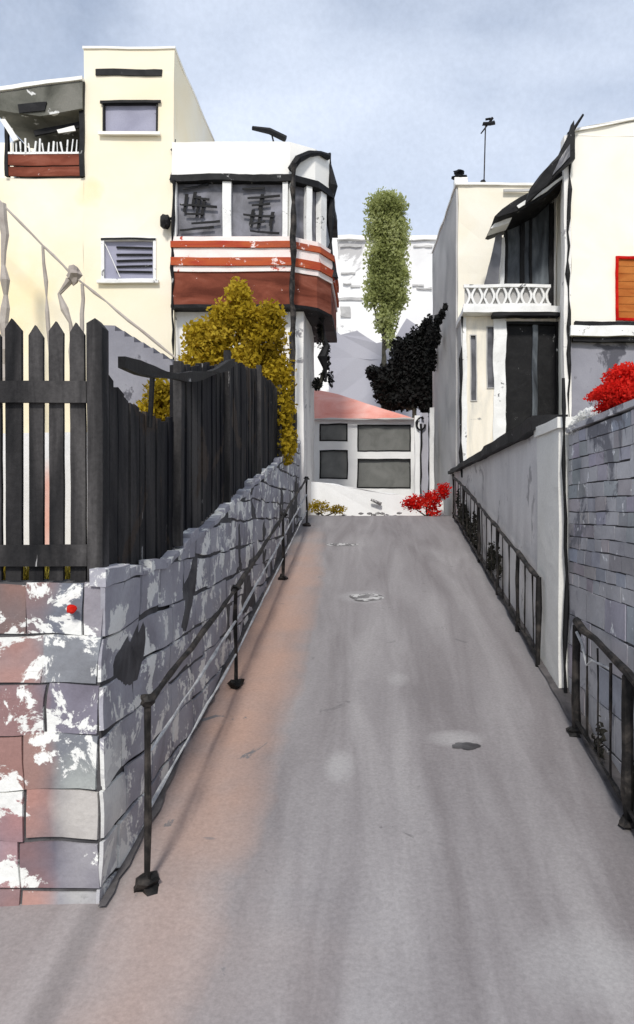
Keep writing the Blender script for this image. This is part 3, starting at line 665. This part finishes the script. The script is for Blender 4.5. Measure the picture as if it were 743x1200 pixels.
part('pane', 'ink', f, lambda b: box(b, d[0]+.05, d[1]-.05, YV+.06, YV+.08, d[2]+.05, d[3]-.05))
part('mullion', 'glass_blue', f, lambda b: box(b, X(624), X(630), YV+.0, YV+.055, d[2]+.05, d[3]-.05), wob=.015, seg=.25)
part('door_surround', 'frame', t, lambda b: (box(b, X(578), X(592.5), YV-.06, YV-.003, Z(540), Z(372)), box(b, X(655.5), X(657.5), YV-.06, YV-.003, Z(520), Z(372))), wob=.03, seg=.25)
part('lower_trim', 'frame', t, lambda b: box(b, X(541), X(547), YV-.05, YV-.003, 3.2, Z(372)), wob=.03, seg=.25)
part('pipe', 'ink', t, lambda b: tube(b, [(X(541), YV-.07, 3.7), (X(539), YV-.07, 5.2), (X(541), YV-.07, Z(372))], .022, jit=.8))
part('terrace_slab', 'frame', t, lambda b: box(b, x0-.04, x1, YV-.30, 16.58, Z(370)+.002, Z(363)), wob=.02, seg=.3)
part('slab_edge', 'ink', t, lambda b: box(b, X(575), x1, YV-.29, YV-.05, Z(374), Z(370)-.002), wob=.03, seg=.2)
bal = part('balustrade', 'frame', t, lambda b: (box(b, x0-.03, X(642), YV-.28, YV-.2, Z(341.5), Z(338)), box(b, x0-.03, X(642), YV-.28, YV-.2, Z(363)+.003, Z(360))), wob=.015, seg=.2)
for i in range(7):
    u0 = 543+i*14.2
    def hour(b):
        for m in (1, -1):
            pts = [(X(u0+7)+m*X(UX+(6.5 if abs(a) > .8 else 2.0+4*abs(a))), Z(351)+a*.17) for a in (-1, -.6, -.2, .2, .6, 1)]
            pts2 = [(p[0]-m*.045, p[1]) for p in pts[::-1]]
            prism(b, pts+pts2, YV-.265, YV-.215)
    part('baluster', 'frame', bal, hour, wob=.01, seg=.2)
part('balustrade_back', 'grey_side', bal, lambda b: box(b, x0, X(640), YV-.2+.004, YV-.16, Z(360), Z(341.5)))
# veranda
v = part('veranda', 'glass_blue', t, lambda b: prism(b, [(X(592), Z(362)), (x1-.02, Z(362)), (x1-.02, Z(214)), (X(592), Z(272))], YV+.15, YV+.2), label='dark glass veranda on the terrace')
def post(u, w, mt, top, dy=0):
    part('post', mt, v, lambda b: box(b, X(u), X(u+w), YV+.08-dy, YV+.146, Z(362)+.003, Z(top)), wob=.02, seg=.25)
post(587, 5, 'frame', 277); post(593, 2.5, 'ink', 268, .01); post(611, 5, 'ink', 258); post(622, 3, 'ink', 252); post(645, 5, 'ink', 222, .01); post(650.5, 2.0, 'grey_side', 215, .02)
part('awning', 'glass_dark', v, lambda b: prism(b, [(X(566), Z(337)), (X(583), Z(337)), (X(587), Z(276)), (X(580), Z(278))], YV-.1, YV-.04), wob=.015, seg=.25)
rf = part('veranda_roof', 'ink', t, lambda b: prism(b, [(X(572), Z(272)), (X(590), Z(258)), (X(625), Z(238)), (x1+.2, Z(207)), (x1+.2, Z(221)), (X(628), Z(251)), (X(600), Z(266)), (X(576), Z(273))], YV-.9, YV+.4), wob=.03, seg=.2, label='black slanting veranda roof')
rf.location.x -= .0
part('roof_strip', 'frame', rf, lambda b: prism(b, [(X(596), Z(262)), (X(628), Z(243)), (X(648), Z(228)), (X(648), Z(231)), (X(628), Z(247)), (X(598), Z(265))], YV-.93, YV-.903), wob=.02, seg=.15)
part('eave', 'frame', rf, lambda b: prism(b, [(X(569), Z(280)), (X(590), Z(274)), (X(597), Z(262)), (X(592), Z(266)), (X(574), Z(274))], YV-.6, YV-.2), wob=.02, seg=.2)
def gable(b):
    e = lambda u, v_: (X(u, 14.6), Z(v_, 14.6))
    prism(b, [e(613, 246), e(618, 229), e(632, 210), e(650, 190), e(661, 168), e(666, 152), e(668, 170), e(668, 196), e(650, 210), e(636, 225), e(622, 238)], 14.25, 14.45)
part('gable_screen', 'ink', t, gable, wob=.03, seg=.15, label='black pointed gable at the veranda roof end')
part('gable_infill', 'glass_dark', t, lambda b: prism(b, [(X(642, 14.6), Z(216, 14.6)), (X(650, 14.6), Z(197, 14.6)), (X(662, 14.6), Z(180, 14.6)), (X(662, 14.6), Z(194, 14.6))], 14.22, 14.247), wob=.02, seg=.15)
part('finial', 'ink', t, lambda b: tube(b, [(X(666, 14.4), 14.35, Z(160, 14.4)), (X(672, 14.4), 14.35, Z(150, 14.4)), (X(682, 14.4), 14.35, Z(137, 14.4))], .045, jit=.5, r2=.02))
# chimney + aerial
t = thing('chimney', 'small chimney with a black cap on the corner of the pale terrace house roof', 'chimney', (PX(539, 16.9), 16.9, PZ(216, 16.6)))
part('stack', 'white', t, lambda b: box(b, PX(532, 16.9), PX(547, 16.9), 16.75, 17.0, PZ(217, 16.8), PZ(209, 16.8)), wob=.01, seg=.1)
part('cap', 'ink', t, lambda b: (blob(b, (PX(539, 16.9), 16.88, PZ(209, 16.9)), (.17, .16, .05), amp=.6), blob(b, (PX(538, 16.9), 16.88, PZ(203, 16.9)), (.12, .12, .055), amp=.6)))
t = thing('roof_aerial', 'tall thin aerial with an arrow shaped head on the pale terrace house roof', 'aerial', (PX(567, 17), 17, PZ(216, 16.6)))
part('mast', 'rail', t, lambda b: tube(b, [(PX(567, 17), 17, PZ(222, 17)), (PX(569, 17), 17, PZ(146, 17))], .014, 6))
def head(b):
    q = lambda u, v: (PX(u, 17), 17, PZ(v, 17))
    tube(b, [q(564, 157), q(570, 147), q(577, 138)], .03, jit=.5); tube(b, [q(566, 144), q(573, 146), q(579, 144)], .045, jit=.6); tube(b, [q(569, 140), q(575, 139)], .025)
    blob(b, q(566, 213), (.06, .06, .05))
part('head', 'ink', t, head)

# ------------------------------------------------------------------ centre: garage, gate, poplar, far houses
YG = 21.0; X = lambda u, y=YG: PX(u, y); Z = lambda v, y=YG: PZ(v, y)
t = thing('garage', 'small white outbuilding with four grey panes and a salmon roof at the lane end', 'garage', (X(430), 22, 2.9))
H = [(X(375), X(407), Z(517), Z(497)), (X(375), X(407), Z(561), Z(528)), (X(419), X(481), Z(529), Z(498)), (X(419), X(481), Z(572), Z(538))]
def w5(b):
    holed(b, X(364), X(488), 2.7, Z(491), H, YG, YG+.2)
    box(b, X(364), X(364)+.2, YG+.202, 24, 2.7, Z(491)); box(b, X(488)-.2, X(488), YG+.202, 24, 2.7, Z(491))
part('wall', 'snowy', t, w5, wob=.025, seg=.3)
for h in H:
    f = part('window', 'ink', t, lambda b: ring(b, h[0]-.01, h[1]+.01, h[2]-.01, h[3]+.01, .035, YG-.01, YG+.1), wob=.02, seg=.2)
    part('pane', 'glass_garage', f, lambda b: box(b, h[0]+.01, h[1]-.01, YG+.05, YG+.07, h[2]+.01, h[3]-.01))
def hip(b):
    e = [(X(366), YG-.15, Z(491.5)), (X(486), YG-.15, Z(491.5)), (X(480, 24.2), 24.2, Z(491.5)), (X(366), 24.2, Z(491.5))]
    a = [(X(368, 22), 22.2, PZ(456, 22.2)), (X(396, 22), 22.2, PZ(462, 22.2))]
    v_ = [b.verts.new(p) for p in e+a]
    for f_ in ((0, 1, 5, 4), (1, 2, 5), (2, 3, 4, 5), (3, 0, 4), (3, 2, 1, 0)): b.faces.new([v_[i] for i in f_])
part('roof', 'roof_pink', t, hip, wob=.02, seg=.4)
part('gutter_or_edge_shade', 'grey_side', t, lambda b: tube(b, [(X(366), YG-.17, Z(492)), (X(484), YG-.17, Z(492))], .025, jit=.5))
# low white bank with rough stones in front of it
bm = B(); Yk = 17.4
prism(bm, [(PX(u, Yk), PZ(v, Yk)) for u, v in ((350, 612), (350, 563), (375, 566), (402, 570), (430, 575), (462, 578), (478, 584), (500, 585), (520, 588), (520, 612))], Yk, Yk+.35)
tag(obj('low_wall', bm, 'snowy', None, .05, .25), 'low rough whitewashed wall at the lane crest before the outbuilding', 'wall')
bm = B()
tube(bm, [(PX(436, 17.2), 17.25, PZ(585, 17.2)), (PX(446, 17.2), 17.3, PZ(590, 17.2))], .035, jit=.6)
for u in range(368, 470, 5):
    if random.random() < .7: blob(bm, (PX(u, 17.0), 17.0, PZ(603+random.uniform(-2, 3), 17.0)), (.07, .06, .03), 1)
tag(obj('rubble', bm, 'hole_grey'), 'line of small grey stones lying at the foot of the low white wall', 'rubble', None, 'stuff')
shrub('ochre_shrub', 'low ochre plant at the lane crest beside the low white wall', (PX(380, 16.9), 16.9, 2.9), [cl(374, 594, 16, 10, 260, 16.9, .2), cl(395, 597, 14, 7, 180, 16.9, .2)], .045, 'ochre', .02)
shrub('red_flowers', 'scarlet flowering bush at the lane crest before the gate', (PX(500, 16.7), 16.7, 2.9), [cl(485, 590, 17, 12, 420, 16.7, .25), cl(505, 586, 16, 15, 420, 16.7, .25), cl(520, 575, 10, 11, 220, 16.7, .25), cl(508, 600, 12, 8, 120, 16.7, .2)], .05, 'red', .02)
# gate pillars
t = thing('garden_gate', 'pale grey gate posts with a black scroll beside the outbuilding', 'gate', (PX(497, 19.6), 19.6, 2.9))
for u, w, mt, tp in ((486, 6, 'snowy', 487), (494, 7, 'far_grey', 484), (503.5, 5, 'frame', 478)):
    part('post', mt, t, lambda b: box(b, PX(u, 19.6), PX(u+w, 19.6), 19.5, 19.65, 2.85, PZ(tp, 19.6)), wob=.02, seg=.3)
part('bar', 'ink', t, lambda b: tube(b, [(PX(492.5, 19.5), 19.45, 2.9), (PX(493.5, 19.5), 19.45, PZ(497, 19.5))], .018, jit=.7))
part('bar', 'ink', t, lambda b: tube(b, [(PX(502, 19.5), 19.45, 3.1), (PX(502, 19.5), 19.45, PZ(480, 19.5))], .014, jit=.7))
part('scroll', 'ink', t, lambda b: tube(b, [(PX(493+5*math.cos(a/3), 19.5), 19.44, PZ(497+7*math.sin(a/3), 19.5)) for a in range(0, 17)], .03, 6, jit=.4))
# poplar
Yt = 29
t = thing('poplar_tree', 'tall columnar olive green poplar rising behind the outbuilding', 'tree', (PX(452, Yt), Yt, 2.9))
def pc(u, v, ru, rv, n): return cl(u, v, ru*(1.18 if v < 360 else .95), rv, int(n*1.25), Yt, .7)
part('crown', 'poplar', t, lambda b: leaves(b, [pc(453, 242, 24, 22, 1500), pc(449, 265, 22, 30, 1500), pc(461, 275, 20, 34, 1500), pc(453, 305, 25, 34, 2100), pc(448, 335, 22, 28, 1300), pc(462, 345, 18, 30, 1000), pc(452, 372, 18, 26, 700), pc(434, 352, 10, 12, 160), pc(456, 395, 11, 18, 220), pc(472, 322, 9, 14, 200)], .075))
def ptr(b):
    q = lambda u, v: (PX(u, Yt), Yt-.1, PZ(v, Yt))
    tube(b, [q(450, 600), q(450, 420), q(452, 370), q(454, 300), q(453, 250)], .17, 8, r2=.02, jit=.15)
    for a, c, e in (((451, 400), (441, 372), (436, 350)), ((452, 385), (463, 360), (470, 335)), ((452, 360), (446, 335), (443, 310)), ((453, 345), (460, 322), (464, 300)), ((451, 410), (462, 392), (468, 375))):
        tube(b, [q(*a), q(*c), q(*e)], .06, 5, r2=.015, jit=.2)
part('trunk', 'bark', t, ptr)
# black evergreen leaning over from the right
Yd = 20.3
t = thing('evergreen_tree', 'ragged black evergreen sloping up to the right behind the gate', 'tree', (PX(480, 22.5), 22.5, 2.9))
D = lambda u, v, ru, rv, n, Y=22.6: cl(u, v, ru, rv, n, Y, .5)
def dark(b):
    leaves(b, [D(452, 446, 20, 20, 1100), D(475, 430, 24, 30, 2200), D(492, 412, 22, 34, 2400), D(478, 462, 26, 22, 1600), D(498, 448, 18, 34, 1700), D(503, 388, 12, 20, 700), D(470, 408, 14, 14, 400), D(437, 436, 10, 9, 160), D(447, 462, 10, 12, 200), D(500, 470, 12, 20, 500), D(507, 382, 9, 12, 300), D(462, 470, 18, 12, 500)], .075)
    leaves(b, [cl(509, 386, 7, 10, 240, 18.0, .2), cl(513, 376, 5, 9, 150, 17.2, .15), cl(518, 368, 4, 7, 90, 16.6, .1), cl(522, 360, 3, 5, 40, 16.3, .08), cl(508, 396, 10, 16, 500, 18.6, .2), cl(505, 420, 8, 20, 400, 19.8, .2)], .05)
part('crown', 'blackleaf', t, dark)
part('trunk', 'bark', t, lambda b: [tube(b, [(PX(484, 22.5), 22.5, 2.9), (PX(486, 22.5), 22.5, PZ(480, 22.5)), (PX(u, 22.5), 22.5, PZ(v_, 22.5))], .10, 6, r2=.03, jit=.3) for u, v_ in ((452, 446), (478, 420), (500, 400), (432, 438), (447, 470))]+[tube(b, [(PX(500, 22.5), 22.5, PZ(400, 22.5)), (PX(509, 18), 18, PZ(386, 18)), (PX(523, 16.3), 16.3, PZ(357, 16.3))], .04, 6, r2=.012, jit=.3)])
# climbing plant at the bay corner
t = thing('climbing_plant', 'black ragged climber hanging under the right corner of the bay', 'climber', (PX(380, 17.6), 17.6, PZ(455, 17.6)))
part('foliage', 'blackleaf', t, lambda b: leaves(b, [cl(372, 450, 8, 9, 130, 17.3, .1), cl(388, 445, 4, 12, 60, 17.3, .1), cl(375, 385, 5, 30, 110, 17.3, .1), cl(384, 420, 4, 26, 90, 17.3, .1), cl(380, 440, 7, 10, 60, 17.3, .1)], .04))
part('stem', 'bark', t, lambda b: tube(b, [(PX(u, 17.3), 17.3, PZ(v_, 17.3)) for u, v_ in ((386, 360), (376, 385), (384, 420), (373, 455))], .03, jit=.5))
# far buildings
def block(name, label, u0, u1, vt, Y, mat, depth=8, parapet=None, wins=()):
    t = thing(name, label, 'building', ((PX(u0, Y)+PX(u1, Y))/2, Y, 2.8))
    part('wall', mat, t, lambda b: box(b, PX(u0, Y), PX(u1, Y), Y, Y+depth, 2.0, PZ(vt, Y)), wob=.08, seg=1.5)
    if parapet:
        part('parapet', parapet, t, lambda b: box(b, PX(u0-1.5, Y), PX(u1+1.5, Y), Y-.2, Y+depth+.1, PZ(vt, Y)+.01, PZ(vt-5, Y)), wob=.07, seg=1)
    for w in wins:
        part('window', 'grey_side', t, lambda b: box(b, PX(w[0], Y), PX(w[1], Y), Y-.1, Y+.05, PZ(w[3], Y), PZ(w[2], Y)), wob=.1, seg=.4)
    return t
block('apartment_building', 'far white block with faint grey lines left and right of the poplar', 396, 512, 282, 46, 'far_white', parapet='white', wins=[(398, 424, 287, 289.5), (484, 507, 288, 290), (402, 412, 331, 333), (410, 423, 335, 337), (482, 496, 333, 335), (488, 505, 337, 339), (400, 416, 320, 321.5), (396, 425, 349, 352), (399, 410, 360, 372)])
block('apartment_building', 'far white block rising behind the bay corner, left of the poplar', 350, 400, 276, 52, 'far_white')
t = block('grey_building', 'mauve grey gabled building in mid distance behind the salmon roof', 385, 520, 420, 34, 'far_grey', 5)
part('gable', 'far_grey', t, lambda b: prism(b, [(PX(u, 34), PZ(v_, 34)) for u, v_ in ((385, 421), (385, 380), (398, 392), (418, 388), (440, 402), (462, 396), (476, 374), (494, 384), (520, 392), (520, 421))], 34.01, 39), wob=.08, seg=.8)

# flowers on the brick wall
def fl(u, v, ru, rv, n, Y, rx=.14): 
    return ((PX(u, Y), Y, PZ(v, Y)), (ru*Y/F, .35, rv*Y/F), n)
shrub('red_flowers', 'mass of scarlet flowers spilling over the brick wall top', (2.02, 6.0, 3.75), [fl(730, 440, 22, 15, 900, 6.0), fl(722, 458, 28, 13, 1000, 6.0), fl(745, 465, 22, 18, 900, 5.7), fl(704, 462, 16, 8, 450, 6.3), fl(735, 462, 30, 20, 1600, 5.9), fl(718, 476, 22, 9, 600, 6.1), fl(735, 480, 16, 8, 260, 5.9), fl(760, 450, 20, 24, 700, 5.6)], .024, 'red', .012)
shrub('white_flowers', 'clump of white flowers on the brick wall end beside the pale pier', (1.98, 6.9, 3.75), [fl(690, 489, 15, 11, 700, 6.9), fl(680, 499, 12, 11, 500, 7.0), fl(700, 484, 8, 7, 160, 6.8)], .03, 'whiteflower', .012)
bm = B(); blob(bm, (PX(694, 6.9), 6.75, 3.80), (.07, .07, .09), 2, .2); tag(obj('flower_pot', bm, 'taupe'), 'small brown clay pot under the white flowers on the wall', 'pot')
bm = B(); leaves(bm, [((-1.52+.03, 4.3, PZ(712, 4.3)), (.02, .02, .02), 6)], .02); bm.free()
bm = B(); blob(bm, (PX(83, 4.28), 4.29, PZ(714, 4.28)), (.028, .02, .028), 2, .3); tag(obj('red_ball', bm, 'red'), 'small round red mark on the upper face of the stone wall', 'ornament')

# ------------------------------------------------------------------ camera
cam = bpy.data.cameras.new('camera'); co = bpy.data.objects.new('camera', cam); COL.objects.link(co)
co.location = (0, 0, EYE); co.rotation_euler = (math.radians(90), 0, 0)
cam.sensor_fit = 'VERTICAL'; cam.sensor_height = 24; cam.lens = 24*F/1200
cam.shift_x = (371.5-UX)/1200; cam.shift_y = 0; cam.clip_start = .05; cam.clip_end = 3000
SC.camera = co

# ------------------------------------------------------------------ light
ELEV = 44; AZ = math.radians(184)      # compass bearing of the sun from +Y, clockwise: behind the camera, to the right
sun = bpy.data.lights.new('sun', 'SUN'); so = bpy.data.objects.new('sun', sun); COL.objects.link(so)
sun.energy = 2.3; sun.angle = math.radians(8); sun.color = (1, .96, .90)
dv = Vector((math.sin(AZ)*math.cos(math.radians(ELEV)), math.cos(AZ)*math.cos(math.radians(ELEV)), math.sin(math.radians(ELEV))))
so.rotation_euler = dv.to_track_quat('Z', 'Y').to_euler()
w = bpy.data.worlds.new('World'); SC.world = w; w.use_nodes = True; nt = w.node_tree; nt.nodes.clear()
out = _n(nt, 'ShaderNodeOutputWorld'); bg = _n(nt, 'ShaderNodeBackground'); nt.links.new(bg.outputs[0], out.inputs[0])
sky = _n(nt, 'ShaderNodeTexSky'); sky.sky_type = 'NISHITA'; sky.sun_disc = False
sky.sun_elevation = math.radians(ELEV); sky.sun_rotation = AZ; sky.air_density = 1.0; sky.dust_density = 1.5; sky.ozone_density = 1.2
tc = _n(nt, 'ShaderNodeTexCoord'); mp = _n(nt, 'ShaderNodeMapping'); mp.inputs['Scale'].default_value = (1, 1, 1.5); nt.links.new(tc.outputs['Generated'], mp.inputs[0])
cl1 = _ramp(nt, _noise(nt, mp.outputs[0], 2.2, 6, .5, .3), [(.34, .30), (.50, .72), (.66, 1.0)])
c = _mix(nt, cl1, sky.outputs[0], (6.6, 7.3, 8.6))
gr = _ramp(nt, _noise(nt, tc.outputs['Generated'], 160, 3, .6), [(.3, .96), (.7, 1.03)])
c = _mix(nt, 1.0, c, gr, 'MULTIPLY')
nt.links.new(c, bg.inputs[0]); bg.inputs[1].default_value = .10
SC.view_settings.view_transform = 'Standard'; SC.view_settings.look = 'None'; SC.view_settings.gamma = 1; SC.view_settings.exposure = .32
